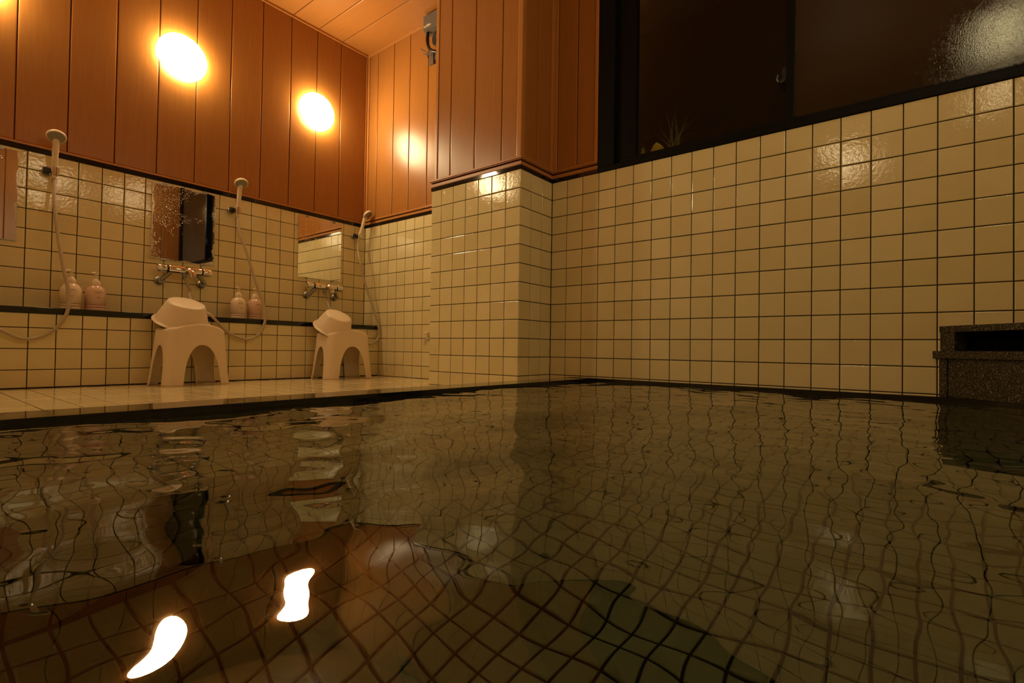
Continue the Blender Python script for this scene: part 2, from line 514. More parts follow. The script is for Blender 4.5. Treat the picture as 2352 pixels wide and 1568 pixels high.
gbox('corner_trim', (XA, YB-0.045, 0.60), (XA+0.22, YB+0.02, ZC), M_TRIM, wb, 0.003)
# ---- pillar
wp = struct('wall_pillar', 'square tiled pillar clad in wood above')
gbox('backing', (-6.85, -2.955, -12.2), (-0.045, 2.0, 0.02), M_GROUT, wp)
XC = [-6.87]+[-1.0023*k for k in range(6, -1, -1)]
ZR = [0.0]+[-float(r) for r in range(1, 12)]+[-11.8]
tile_field(wp, XC, ZR, lambda u, v: (u, -3+SKIN, v), (1, 0, 0), (0, 0, 1), (0, -1, 0), M_TILE)
tile_field(wp, [0.0, -1.0, -2.0, -3.0], ZR, lambda u, v: (-SKIN, u, v), (0, 1, 0), (0, 0, 1), (1, 0, 0), M_TILE)
tile_field(wp, [0.453, -0.5, -1.5, -2.97], ZR, lambda u, v: (-6.87+SKIN, u, v), (0, -1, 0), (0, 0, 1), (-1, 0, 0), M_TILE)
def ring3(name, z0, z1, out, mat, bev):
    """one moulding that wraps the pillar (left, front, right) and runs on along the window wall up to the frame"""
    bm = bmesh.new()
    pts_in = [(-6.7, 0.4), (-6.7, -2.8), (-0.2, -2.8), (-0.2, 0.2), (2.9, 0.2)]
    pts_out = [(-6.87-out, 0.4), (-6.87-out, -3-out), (out, -3-out), (out, -out), (2.95, -out)]
    v = []
    for z in (z0, z1):
        v.append([bm.verts.new(G(x, y, z)) for x, y in pts_in] + [bm.verts.new(G(x, y, z)) for x, y in pts_out])
    n = 5
    for i in range(n-1):
        bm.faces.new((v[0][i], v[0][i+1], v[0][n+i+1], v[0][n+i])); bm.faces.new((v[1][i], v[1][i+1], v[1][n+i+1], v[1][n+i]))
        bm.faces.new((v[0][n+i], v[0][n+i+1], v[1][n+i+1], v[1][n+i])); bm.faces.new((v[0][i], v[0][i+1], v[1][i+1], v[1][i]))
    for i in (0, n-1): bm.faces.new((v[0][i], v[0][n+i], v[1][n+i], v[1][i]))
    bmesh.ops.recalc_face_normals(bm, faces=bm.faces)
    if bev:
        es = [e for e in bm.edges if abs((e.verts[0].co-e.verts[1].co).z) < 1e-6 and all(min((w.co-q.co).length for q in v[0][n:]+v[1][n:] if q.is_valid) < 1e-6 for w in e.verts)]
        bmesh.ops.bevel(bm, geom=es, offset=bev*0.1, segments=2, affect='EDGES')
    return finish(bm, name, mat, wp)
ring3('black_border', 0.0, 0.20, 0.03, M_BLACK, 0.0)
ring3('wood_rail', 0.20, 0.41, 0.05, M_TRIM, 0.03)
ring3('rail_groove', 0.41, 0.50, -0.02, M_BACK, 0.0)
ring3('wood_rail', 0.50, 0.66, 0.12, M_TRIM, 0.05)
gbox('panel_backing', (-6.6, -2.93, 0.02), (-0.06, 2.0, ZC+0.5), M_BACK, wp)
tile_field(wp, [-6.42, -5.33, -3.38, -1.37, -0.28], [0.64, ZC-0.02], lambda u, v: (u, -2.92, v), (1, 0, 0), (0, 0, 1), (0, -1, 0), M_WOOD,
           gap=0.045, d=0.075, tilt=0, name='plank', bev=0.035)
tile_field(wp, [-2.7, -1.56, -0.25], [0.64, ZC-0.02], lambda u, v: (-0.08, u, v), (0, 1, 0), (0, 0, 1), (1, 0, 0), M_WOOD,
           gap=0.045, d=0.075, tilt=0, name='plank', bev=0.035)
gbox('corner_trim', (-0.30, -3.04, 0.64), (0.04, -2.70, ZC), M_TRIM, wp, 0.006)
gbox('corner_trim', (-6.68, -3.03, 0.64), (-6.42, -2.80, ZC), M_TRIM, wp, 0.004)
gbox('corner_trim', (-0.06, -0.26, 0.64), (0.03, 0.02, ZC), M_TRIM, wp, 0.003)
gbox('side_panel', (-6.66, -2.85, 0.64), (-6.55, YB, ZC), M_WOOD, wp, 0.003)
# ---- window wall
ww = struct('wall_window', 'ivory tiled wall under the dark window')
gbox('backing', (-0.05, 0.045, -17.5), (22.0, 1.9, -0.02), M_GROUT, ww)
tile_field(ww, [0.0]+[1.0023*k for k in range(1, 20)]+[XR], [0.0]+[-float(r) for r in range(1, 12)]+[-11.30],
           lambda u, v: (u, SKIN, v), (1, 0, 0), (0, 0, 1), (0, -1, 0), M_TILE)
tile_field(ww, [0.0, 1.0023, 1.72], [-11.30, -11.8], lambda u, v: (u, SKIN, v), (1, 0, 0), (0, 0, 1), (0, -1, 0), M_TILE)
gbox('panel_backing', (-0.1, 0.05, 0.02), (2.96, 1.9, ZC+0.5), M_BACK, ww)
tile_field(ww, [0.29, 1.594, 2.72], [0.64, ZC-0.02], lambda u, v: (u, 0.08, v), (1, 0, 0), (0, 0, 1), (0, -1, 0), M_WOOD,
           gap=0.045, d=0.075, tilt=0, name='plank', bev=0.035)
gbox('corner_trim', (0.0, -0.05, 0.64), (0.29, 0.08, ZC), M_TRIM, ww, 0.004)
gbox('corner_trim', (2.72, -0.05, 0.64), (2.94, 0.08, ZC), M_TRIM, ww, 0.004)
gbox('lintel', (2.9, 0.0, 11.6), (XR+1.5, 1.9, ZC+0.5), M_WOOD, ww)
# ---- right wall and rear wall (outside the frame, seen in the mirrors and in the water)
wr = struct('wall_right', 'wall beyond the right edge with tile below and wood above')
gbox('backing', (XR+0.045, YR, -17.5), (XR+2, 0.2, 0.02), M_GROUT, wr)
tile_field(wr, rng(0.0, YR, -1.0), rng(0.0, -17.3, -1.0), lambda u, v: (XR+SKIN, u, v), (0, -1, 0), (0, 0, 1), (-1, 0, 0), M_TILE, limit=0)
gbox('black_border', (XR-0.03, YR, 0.0), (XR+0.1, -0.05, 0.25), M_BLACK, wr)
gbox('wood_rail', (XR-0.06, YR, 0.25), (XR+0.1, -0.05, 0.5), M_TRIM, wr)
gbox('panel_backing', (XR+0.05, YR, 0.02), (XR+2, 0.2, ZC+0.5), M_BACK, wr)
tile_field(wr, [0.0]+[-1.95-2*k for k in range(0, 14)]+[YR], [0.5, ZC], lambda u, v: (XR+0.08, u, v), (0, -1, 0), (0, 0, 1), (-1, 0, 0), M_WOOD,
           gap=0.045, d=0.075, tilt=0, name='plank', bev=0.035)
wk = struct('wall_rear', 'wall behind the viewer with tile below and wood above')
gbox('backing', (XA-2, YR-2, -17.5), (XR+2, YR-0.045, 0.02), M_GROUT, wk)
tile_field(wk, rng(XA, XR, 1.0), rng(0.0, -17.3, -1.0), lambda u, v: (u, YR-SKIN, v), (-1, 0, 0), (0, 0, 1), (0, 1, 0), M_TILE, limit=0)
gbox('black_border', (XA, YR-0.1, 0.0), (XR, YR+0.03, 0.25), M_BLACK, wk)
gbox('panel_backing', (XA-2, YR-2, 0.02), (XR+2, YR-0.05, ZC+0.5), M_BACK, wk)
tile_field(wk, rng(XA, XR, 2.0), [0.25, ZC], lambda u, v: (u, YR-0.08, v), (-1, 0, 0), (0, 0, 1), (0, 1, 0), M_WOOD,
           gap=0.045, d=0.075, tilt=0, name='plank', bev=0.035)
# ---- ceiling
ce = struct('ceiling', 'wood panelled ceiling')
gbox('backing', (XA-2, YR-2, ZC+0.05), (XR+2, YB+2, ZC+1), M_BACK, ce)
tile_field(ce, [XA-0.2, XR+0.2], [YB+0.2]+[-1.93-2*k for k in range(0, 14)]+[YR-0.1], lambda u, v: (u, v, ZC+0.08), (1, 0, 0), (0, -1, 0), (0, 0, -1),
           M_WOODX, gap=0.045, d=0.075, tilt=0, name='plank', bev=0.035)
gbox('cornice', (XA-0.02, YR, ZC-0.17), (XA+0.10, YB, ZC+0.01), M_TRIM, ce, 0.004)
gbox('cornice', (XA, YB-0.10, ZC-0.17), (-6.5, YB+0.02, ZC+0.01), M_TRIM, ce, 0.004)
# ---- floor of the wash place
fl = struct('floor', 'wet ivory floor tiles between the showers and the bath')
gbox('backing', (XA-1, YR, -13), (1.75, 0.6, -11.845), M_GROUT, fl)
tile_field(fl, rng(XP, 1.72, 3.15), [YB]+[-0.71-1.05*k for k in range(0, 28)], lambda u, v: (u, v, -11.8-SKIN), (1, 0, 0), (0, 1, 0), (0, 0, 1),
           M_FLOOR, gap=0.05, tilt=0.10, limit=300)

# ------------------------------------------------------------------ the bath
ZW = -11.18
pc = struct('pool_coping', 'black granite kerb around the bath')
XI, YI = 3.10, -0.90
def prism(name, pts, z0, z1, mat, parent, bevel=0.0):
    bm = bmesh.new()
    a = [bm.verts.new(G(x, y, z0)) for x, y in pts]; b = [bm.verts.new(G(x, y, z1)) for x, y in pts]
    n = len(pts)
    bm.faces.new(a); top = bm.faces.new(b)
    for i in range(n): bm.faces.new((a[i], a[(i+1) % n], b[(i+1) % n], b[i]))
    bmesh.ops.recalc_face_normals(bm, faces=bm.faces)
    if bevel: bmesh.ops.bevel(bm, geom=list(top.edges), offset=bevel, segments=2, affect='EDGES')
    return finish(bm, name, mat, parent)
prism('kerb', [(1.72, YR), (XI, YR), (XI, YI-0.004), (1.72, YI-0.004)], -11.8, -11.05, M_BLACK, pc, 0.0012)
prism('kerb', [(1.72, YI), (17.95, YI), (XR, YI-(XR-17.95)), (XR, 0.04), (1.72, 0.04)], -11.8, -11.05, M_BLACK, pc, 0.0012)
pl = struct('pool_wall', 'small tiled inner wall of the bath under the kerb')
gbox('backing', (2.0, YR, -18), (3.0, 0.04, -11.4), M_GROUT, pl)
gbox('backing', (2.0, -0.97, -18), (XR+0.4, 0.04, -11.4), M_GROUT, pl)
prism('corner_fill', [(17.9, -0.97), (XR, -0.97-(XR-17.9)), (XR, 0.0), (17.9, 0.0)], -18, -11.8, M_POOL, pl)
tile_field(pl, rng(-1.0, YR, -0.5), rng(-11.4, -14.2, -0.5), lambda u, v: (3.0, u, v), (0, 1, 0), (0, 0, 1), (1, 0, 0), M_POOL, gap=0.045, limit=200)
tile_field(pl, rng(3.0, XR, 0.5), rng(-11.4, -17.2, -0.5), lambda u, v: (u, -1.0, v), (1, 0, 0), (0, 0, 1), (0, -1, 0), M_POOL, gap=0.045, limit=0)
pb = struct('pool_bench', 'underwater step along the left side of the bath')
gbox('backing', (2.5, YR, -18), (6.86, -0.9, -14.24), M_GROUT, pb)
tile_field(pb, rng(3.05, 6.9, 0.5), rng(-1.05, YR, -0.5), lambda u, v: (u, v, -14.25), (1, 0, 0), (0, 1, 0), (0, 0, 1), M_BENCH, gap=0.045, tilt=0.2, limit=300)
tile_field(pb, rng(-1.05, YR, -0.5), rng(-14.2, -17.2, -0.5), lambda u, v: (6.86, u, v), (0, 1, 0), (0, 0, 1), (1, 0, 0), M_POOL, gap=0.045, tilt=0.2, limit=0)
pf = struct('pool_floor', 'small square tiles on the floor of the bath')
gbox('backing', (3, YR, -18), (XR+0.5, 0, -17.24), M_GROUT, pf)
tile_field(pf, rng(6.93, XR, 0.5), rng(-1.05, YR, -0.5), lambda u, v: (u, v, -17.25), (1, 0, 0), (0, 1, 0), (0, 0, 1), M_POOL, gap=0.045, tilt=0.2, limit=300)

# ---- water surface: a sum of travelling waves
def water():
    dx = 0.055
    xs = np.arange(2.6, XR+0.05, dx); ys = np.arange(YR-0.05, -0.2, dx)
    X, Y = np.meshgrid(xs, ys, indexing='ij')
    r = np.random.RandomState(3514)
    Z = np.zeros_like(X); waves = []
    for lam, slope, n in ((6.5, 0.007, 5), (3.2, 0.0105, 7), (1.7, 0.010, 9), (0.95, 0.006, 10), (0.55, 0.0035, 12)):
        for i in range(n):
            th = r.uniform(0, 2*PI); L = lam*r.uniform(0.75, 1.3); k = 2*PI/L
            waves.append((k*math.cos(th), k*math.sin(th), r.uniform(0, 2*PI), slope/k*r.uniform(0.6, 1.3)))
    for kx, ky, ph, a in waves: Z += a*np.sin(kx*X+ky*Y+ph)
    nx, ny = X.shape
    co = np.stack([X*0.1, Y*0.1, (ZW+Z+11.8)*0.1], -1).reshape(-1, 3)
    idx = np.arange(nx*ny).reshape(nx, ny)
    q = np.stack([idx[:-1, :-1], idx[1:, :-1], idx[1:, 1:], idx[:-1, 1:]], -1).reshape(-1, 4)
    me = bpy.data.meshes.new('bath_water')
    me.vertices.add(len(co)); me.vertices.foreach_set('co', co.ravel())
    me.loops.add(q.size); me.loops.foreach_set('vertex_index', q.ravel().astype(np.int32))
    me.polygons.add(len(q)); me.polygons.foreach_set('loop_start', np.arange(0, q.size, 4, dtype=np.int32))
    me.polygons.foreach_set('loop_total', np.full(len(q), 4, dtype=np.int32))
    me.update(calc_edges=True)
    me.polygons.foreach_set('use_smooth', np.ones(len(q), dtype=bool))
    o = link('bath_water', me, M_WATER)
    tag(o, 'clear rippling hot water filling the tiled bath', 'water', kind='stuff')
water()

# ------------------------------------------------------------------ window
wn = struct('window_1', 'wide black sliding window over the tiled wall')
ZT = 11.6
gbox('window_sill', (2.95, -0.06, 0.0), (XR-0.02, 1.2, 0.24), M_FRAME, wn, 0.0015)
gbox('bottom_rail', (4.4, 0.12, 0.24), (XR-0.02, 0.75, 0.52), M_FRAME, wn, 0.0015)
gbox('frame_jamb', (2.95, -0.06, 0.24), (3.92, 1.2, ZT), M_FRAME, wn, 0.002)
gbox('sash_stile', (3.92, 0.20, 0.24), (4.42, 1.0, ZT), M_FRAME, wn, 0.002)
gbox('sash_stile', (4.42, 0.12, 0.52), (5.03, 0.5, ZT), M_FRAME, wn, 0.002)
gbox('meeting_stile', (12.03, -0.02, 0.24), (12.34, 0.62, ZT), M_FRAME, wn, 0.002)
gbox('frame_head', (2.95, -0.06, ZT-0.4), (XR-0.02, 1.2, ZT), M_FRAME, wn, 0.002)
gbox('frame_jamb', (XR-0.5, 0.0, 0.24), (XR-0.02, 1.2, ZT), M_FRAME, wn, 0.002)
gbox('pane', (4.9, 0.30, 0.45), (12.1, 0.34, ZT-0.3), m_pane('window_glass_clear', 0.0), wn)
gbox('pane', (12.25, 0.10, 0.45), (XR-0.4, 0.14, ZT-0.3), m_pane('window_glass_wet', 1.0), wn)
bm = bmesh.new()
add_box(bm, G(11.86, 0.02, 2.05), G(12.05, 0.12, 2.75), 0.002)
add_lathe(bm, [(0.0, 0), (0.012, 0), (0.013, 0.006), (0.010, 0.012), (0, 0.013)], G(11.90, 0.05, 2.18), (0, -1, 0), 16)
add_tube(bm, [G(11.72, -0.1, 2.42), G(11.70, -0.1, 2.25), G(11.76, -0.1, 2.12), G(11.90, -0.06, 2.05)], 0.005, 8)
finish(bm, 'window_latch', M_RUBBER, wn)
# planting outside
ot = struct('ground_outside', 'dark planted strip outside the window')
gbox('soil', (2.0, 1.2, -1.0), (XR+2, 14.0, 0.42), M_EARTH, ot)
gbox('hedge_dark', (-4.0, 14.0, -1.0), (XR+8, 14.6, 16), M_EARTH, ot)

def grass(name, cx, cy, n, hgt, spread, label, seed):
    r = random.Random(seed)
    bm = bmesh.new()
    for i in range(n):
        a = r.uniform(0, 2*PI); L = hgt*r.uniform(0.45, 1.0); s = spread*r.uniform(0.2, 1.0)
        b = Vector((cx+r.gauss(0, 0.12), cy+r.gauss(0, 0.1), 0.42))
        pts = []
        droop = r.uniform(0.0, 0.75)
        for k in range(7):
            t = k/6
            pts.append(b + Vector((math.cos(a)*s*t**1.4, math.sin(a)*s*t**1.4*0.5, L*(t-droop*t*t*0.8))))
        w = 0.024
        side = Vector((-math.sin(a), math.cos(a), 0)) if abs(math.sin(a)) > 0.5 else Vector((1, 0, 0))
        prev = None
        for k, p in enumerate(pts):
            ww_ = w*(1-0.85*k/6)
            v1 = bm.verts.new(G(*(p-side*ww_))); v2 = bm.verts.new(G(*(p+side*ww_))); v3 = bm.verts.new(G(*(p+Vector((0, -ww_*0.5, ww_*0.4)))))
            if prev:
                bm.faces.new((prev[0], prev[2], v3, v1)); bm.faces.new((prev[2], prev[1], v2, v3)); bm.faces.new((prev[0], prev[1], v2, v1))
            prev = (v1, v2, v3)
    o = finish(bm, name, M_GRASS)
    tag(o, label, 'plant')
    return o
grass('grass_tuft', 6.70, 0.98, 20, 2.7, 1.6, 'straggly dry grass tuft outside the window, right of the yellow leaf', 5)
grass('grass_tuft', 5.3, 0.98, 6, 1.6, 1.0, 'thin grass blades outside by the left end of the window', 9)
bm = bmesh.new()
for i in range(13):
    for j in range(7):
        u = i/12*2-1; v = j/6
        wd = 0.42*(1-0.35*v**2)
        bm.verts.new(G(6.05+u*wd, 0.50+0.10*u*u+0.06*math.sin(5*v), 0.52+v*(0.52-0.22*abs(u)**1.5)))
bm.verts.ensure_lookup_table()
for i in range(12):
    for j in range(6): bm.faces.new([bm.verts[k] for k in (i*7+j, (i+1)*7+j, (i+1)*7+j+1, i*7+j+1)])
lf = finish(bm, 'fallen_leaf', M_LEAF, smooth=True)
sm = lf.modifiers.new('solid', 'SOLIDIFY'); sm.thickness = 0.0015
tag(lf, 'yellow leaf leaning against the outside of the window', 'leaf')
bm = bmesh.new()
add_lathe(bm, [(0.014, 0), (0.012, 0.02), (0.004, 0.045), (0, 0.05)], G(5.25, 0.55, 0.52), (0.1, 0, 1), 8)
tag(finish(bm, 'plant_shoot', M_GRASS), 'small pointed green shoot at the lower left of the window', 'plant')

# ------------------------------------------------------------------ lamps
def make_lamp():
    t = empty('wall_lamp')
    bm = bmesh.new()
    add_lathe(bm, [(0.118, 0), (0.125, 0.003), (0.126, 0.012), (0.122, 0.014)], axis=(1, 0, 0), n=48)
    finish(bm, 'lamp_base', M_LAMPBASE, t, smooth=True, angle=40)
    bm = bmesh.new()
    pr = [(0.134*math.cos(a), 0.010+0.064*math.sin(a)**0.85) for a in [PI/2*k/8 for k in range(9)]]
    pr[-1] = (0.0, pr[-1][1])
    add_lathe(bm, pr, axis=(1, 0, 0), n=40, cap0=False)
    finish(bm, 'lamp_shade', M_LAMP, t, smooth=True)
    return t
lamp0 = make_lamp()
lamps = [((XA, -12.86, 7.72), 0, 'glowing round wall lamp above and between the corroded mirror and the middle hand shower'),
         ((XA, -4.03, 7.74), 0, 'glowing round wall lamp nearest the ceiling corner, above the clearest mirror'),
         ((XA, -21.75, 7.72), 0, 'glowing round wall lamp cut off by the top left corner of the picture'),
         ((XR, -12.8, 7.75), PI, 'round wall lamp of the right wall, seen only as a glow in the window glass'),
         ((XR, -21.7, 7.75), PI, 'round wall lamp of the right wall, farther back beside the viewer'),
         ((XR, -5.0, 7.75), PI, 'round wall lamp of the right wall nearest the window'),
         ((11.6, YR, 7.75), PI/2, 'round wall lamp on the wall behind the viewer')]
for i, (p, rz, lab) in enumerate(lamps):
    o = lamp0 if i == 0 else copy_tree(lamp0)
    o.location = G(*p); o.rotation_euler = (0, 0, rz)
    if i >= 3:
        for ch in o.children:
            if ch.name.startswith('lamp_shade'):
                ch.data = ch.data.copy(); ch.data.materials.clear(); ch.data.materials.append(M_LAMP_DIM)
    tag(o, lab, 'lamp', 'round wall lamps')

# ------------------------------------------------------------------ shelf, mirrors
sh = gbox('stone_shelf', (XA+0.0, YR+0.1, -8.21), (-16.40, YB-0.01, -7.93), M_BLACK, None, 0.0012)
tag(sh, 'long polished black stone shelf under the mirrors', 'shelf')
def mirror(y0, y1, z0, z1, amount, seed, label, tilt=0.0):
    t = empty('wall_mirror', G(XA+0.06, (y0+y1)/2, (z0+z1)/2))
    t.rotation_euler = (0, 0, tilt)
    hy = abs(y1-y0)*0.05; hz = abs(z1-z0)*0.05
    bm = bmesh.new(); add_box(bm, (-0.004, -hy, -hz), (0.001, hy, hz), 0.0006, 1)
    finish(bm, 'mirror_glass', m_mirror('mirror_%d' % seed, amount, seed*1.37), t)
    for sy in (-0.62, 0.62):
        for sz in (-1, 1):
            bm = bmesh.new()
            add_box(bm, (-0.004, sy*hy-0.012, sz*hz-0.006*sz-0.003), (0.004, sy*hy+0.012, sz*hz+0.004*sz), 0.0012, 1)
            finish(bm, 'mirror_clip', M_DULL, t)
    tag(t, label, 'mirror', 'mirrors over the black shelf')
mirror(-14.22, -10.79, -4.62, -0.12, 1.0, 3, 'old mirror with eaten edges, reflecting wood and black window, between left and middle showers')
mirror(-5.25, -1.76, -4.60, -0.12, 0.30, 5, 'clean mirror reflecting ivory tiles, below the lamp nearest the ceiling corner')
mirror(-23.3, -19.86, -4.62, -0.16, 0.9, 8, 'speckled mirror cut off by the left edge of the picture')

# ------------------------------------------------------------------ mixers, brackets, hand showers
def make_mixer():
    t = empty('shower_mixer')
    bm = bmesh.new(); add_lathe(bm, [(0.0, -0.086), (0.0225, -0.086), (0.0235, -0.082), (0.0235, 0.082), (0.0225, 0.086), (0, 0.086)], (0, 0, 0), (0, 1, 0), 28)
    finish(bm, 'mixer_body', M_CHROME, t, smooth=True, angle=35)
    for s in (-1, 1):
        bm = bmesh.new(); add_lathe(bm, [(0.0, 0), (0.0185, 0), (0.0185, 0.010), (0, 0.010)], (0, s*0.086, 0), (0, s, 0), 24)
        finish(bm, 'knob_ring', M_RUBBER, t, smooth=True, angle=35)
        bm = bmesh.new()
        n = 40; prof = []
        add_lathe(bm, [(0.0, 0.010), (0.020, 0.010), (0.0225, 0.014), (0.0225, 0.050), (0.020, 0.056), (0.0, 0.057)], (0, s*0.086, 0), (0, s, 0), 28)
        for k in range(14):
            a = 2*PI*k/14
            add_tube(bm, [(0.0222*math.cos(a), s*(0.086+0.016), 0.0222*math.sin(a)), (0.0222*math.cos(a), s*(0.086+0.048), 0.0222*math.sin(a))], 0.0016, 5)
        finish(bm, 'mixer_knob', M_CHROME, t, smooth=True, angle=35)
        bm = bmesh.new()
        y = s*0.100
        add_lathe(bm, [(0.0, 0), (0.024, 0), (0.024, 0.004), (0.019, 0.010), (0.014, 0.014), (0.0, 0.014)], (-0.064, y*1.12, -0.068), (1, 0, 0), 26)
        add_tube(bm, smooth_path([(-0.056, y*1.12, -0.068), (-0.030, y*1.12, -0.068), (-0.016, y*1.02, -0.050), (-0.004, y*0.72, -0.016)], 5), 0.0125, 14)
        add_lathe(bm, [(0.0, -0.014), (0.019, -0.014), (0.020, -0.012), (0.020, 0.012), (0.019, 0.014), (0, 0.014)], (-0.034, y*1.12, -0.068), (1, 0, 0), 6)
        add_lathe(bm, [(0.0, 0), (0.008, 0), (0.008, 0.004), (0, 0.004)], (-0.018, y*1.12, -0.068), (1, 0, 0), 12)
        finish(bm, 'mixer_leg', M_DULL, t, smooth=True, angle=35)
    bm = bmesh.new()
    add_tube(bm, smooth_path([(0.006, 0.010, 0.004), (0.030, 0.014, 0.000), (0.052, 0.020, -0.020), (0.062, 0.024, -0.046)], 6),
             [0.021, 0.0208, 0.0204, 0.020, 0.0196, 0.019, 0.0186, 0.018, 0.0176, 0.017, 0.0168, 0.0166, 0.0165, 0.0165, 0.0164, 0.0163, 0.0162, 0.016, 0.016], 18)
    finish(bm, 'spout', M_CHROME, t, smooth=True, angle=50)
    bm = bmesh.new()
    add_lathe(bm, [(0.012, 0), (0.012, 0.022), (0.009, 0.026), (0.009, 0.036), (0, 0.036)], (0.0, -0.002, -0.018), (0, 0, -1), 20)
    finish(bm, 'hose_outlet', M_DULL, t, smooth=True, angle=35)
    return t
mx0 = make_mixer()
for i, (y, lab) in enumerate([(-12.65, 'chrome bar mixer tap under the corroded mirror, behind the left stool'),
                              (-3.45, 'chrome bar mixer tap under the clean mirror, behind the right stool'),
                              (-22.0, 'chrome bar mixer tap cut off by the left edge of the picture')]):
    o = mx0 if i == 0 else copy_tree(mx0)
    o.location = G(XA+0.72, y, -5.20)
    tag(o, lab, 'tap', 'bar mixer taps on the shower wall')

def make_bracket():
    t = empty('shower_bracket')
    bm = bmesh.new()
    add_lathe(bm, [(0, 0), (0.021, 0), (0.021, 0.006), (0.015, 0.012), (0.015, 0.030), (0, 0.030)], (0, 0, 0), (1, 0, 0), 22)
    finish(bm, 'bracket_base', M_DULL, t, smooth=True, angle=35)
    bm = bmesh.new()
    add_lathe(bm, [(0.0, -0.014), (0.0175, -0.014), (0.0185, 0), (0.0175, 0.014), (0, 0.014)], (0.038, -0.006, 0), (0, 1, 0), 20)
    finish(bm, 'bracket_joint', M_RUBBER, t, smooth=True, angle=35)
    bm = bmesh.new()
    n = 20
    vo = []
    for z, ro in ((-0.019, 0.0185), (0.019, 0.0205)):
        for rr in (ro, ro-0.0045):
            vo.append([bm.verts.new((0.050+rr*math.cos(-0.5*PI+0.35+ (2*PI-0.9)*k/n + 0.6), 0.022+rr*math.sin(-0.5*PI+0.35+(2*PI-0.9)*k/n + 0.6), z)) for k in range(n+1)])
    for k in range(n):
        bm.faces.new((vo[0][k], vo[0][k+1], vo[2][k+1], vo[2][k])); bm.faces.new((vo[1][k], vo[1][k+1], vo[3][k+1], vo[3][k]))
        bm.faces.new((vo[0][k], vo[0][k+1], vo[1][k+1], vo[1][k])); bm.faces.new((vo[2][k], vo[2][k+1], vo[3][k+1], vo[3][k]))
    for k in (0, n): bm.faces.new((vo[0][k], vo[1][k], vo[3][k], vo[2][k]))
    finish(bm, 'holder_ring', M_CHROME, t, smooth=True, angle=35)
    return t
br0 = make_bracket()
BR = [(-18.80, 'small chrome shower bracket holding the left hand shower'), (-9.86, 'small chrome shower bracket holding the middle hand shower'),
      (-0.66, 'small chrome shower bracket near the room corner')]
for i, (y, lab) in enumerate(BR):
    o = br0 if i == 0 else copy_tree(br0)
    o.location = G(XA, y, -0.90)
    tag(o, lab, 'bracket', 'shower brackets on the tiles')

def hand_shower(grip, head, facen, hose, label):
    """grip: point inside the bracket ring, head: centre of the disc face (metres)"""
    t = empty('hand_shower', grip)
    g = Vector((0, 0, 0)); h = Vector(head) - Vector(grip); n = Vector(facen).normalized()
    back = h - n*0.020
    d = (back-g).normalized()
    bm = bmesh.new()
    start = g - d*0.035
    pts = smooth_path([start, g, g+(back-g)*0.45+Vector((0.000, 0, 0)), g+(back-g)*0.85-n*0.004, back+n*0.006], 6)
    rr = [0.0095+0.0055*min(1, i/(len(pts)*0.75)) for i in range(len(pts))]
    add_tube(bm, pts, rr, 16)
    finish(bm, 'handle', M_WHITE, t, smooth=True, angle=60)
    bm = bmesh.new()
    add_lathe(bm, [(0.0, -0.026), (0.020, -0.025), (0.033, -0.019), (0.0395, -0.010), (0.0405, -0.003), (0.0395, 0.000), (0.036, 0.001), (0.0, 0.001)], h, n, 36)
    finish(bm, 'head_shell', M_WHITE, t, smooth=True, angle=50)
    bm = bmesh.new()
    add_lathe(bm, [(0.0, 0.0005), (0.0355, 0.0005), (0.034, 0.003), (0.0, 0.0038)], h, n, 32)
    finish(bm, 'spray_face', M_HEADF, t, smooth=True, angle=50)
    bm = bmesh.new()
    hp = [start - d*0.002] if False else []
    pts = [Vector(p) - Vector(grip) for p in hose] + [start + d*0.008]
    add_tube(bm, smooth_path(pts, 9), 0.0082, 12)
    finish(bm, 'hose', M_HOSE, t, smooth=True)
    bm = bmesh.new()
    add_lathe(bm, [(0.0, 0), (0.0085, 0), (0.0095, 0.004), (0.0095, 0.024), (0.008, 0.028), (0, 0.028)], start - d*0.020, d, 16)
    finish(bm, 'hose_nut', M_DULL, t, smooth=True, angle=40)
    tag(t, label, 'shower', 'white hand showers with grey hoses')
H1 = [(-1.774, -2.200, 0.62), (-1.765, -2.200, 0.50), (-1.70, -2.16, 0.37), (-1.63, -2.098, 0.30), (-1.615, -2.057, 0.274), (-1.615, -1.985, 0.236), (-1.615, -1.925, 0.244), (-1.615, -1.863, 0.292), (-1.62, -1.824, 0.373), (-1.64, -1.819, 0.471), (-1.67, -1.836, 0.601), (-1.71, -1.852, 0.755), (-1.75, -1.862, 0.912)]
H2 = [(-1.774, -1.267, 0.62), (-1.765, -1.240, 0.55), (-1.74, -1.250, 0.519), (-1.71, -1.248, 0.48), (-1.66, -1.206, 0.424), (-1.62, -1.169, 0.387), (-1.615, -1.089, 0.304), (-1.615, -1.025, 0.27), (-1.615, -0.96, 0.258), (-1.615, -0.894, 0.293), (-1.62, -0.855, 0.383), (-1.65, -0.857, 0.496), (-1.69, -0.894, 0.649), (-1.73, -0.935, 0.829), (-1.76, -0.962, 0.935)]
H3 = [(-1.774, -0.347, 0.62), (-1.765, -0.320, 0.57), (-1.73, -0.345, 0.528), (-1.65, -0.320, 0.396), (-1.615, -0.21, 0.289), (-1.615, -0.114, 0.256), (-1.615, -0.046, 0.247), (-1.615, 0.018, 0.290), (-1.62, 0.024, 0.38), (-1.65, 0.004, 0.499), (-1.7, -0.045, 0.699), (-1.73, -0.080, 0.882), (-1.77, -0.070, 0.96)]
hand_shower((-1.796, -1.858, 1.085), (-1.742, -1.863, 1.250), (0.52, -0.06, -0.85), H1, 'white hand shower nearest the left edge, its grey hose looping beside two bottles')
hand_shower((-1.796, -0.964, 1.085), (-1.742, -0.967, 1.252), (0.52, 0.02, -0.85), H2, 'white hand shower between the two whole mirrors, hose looping before two pump bottles')
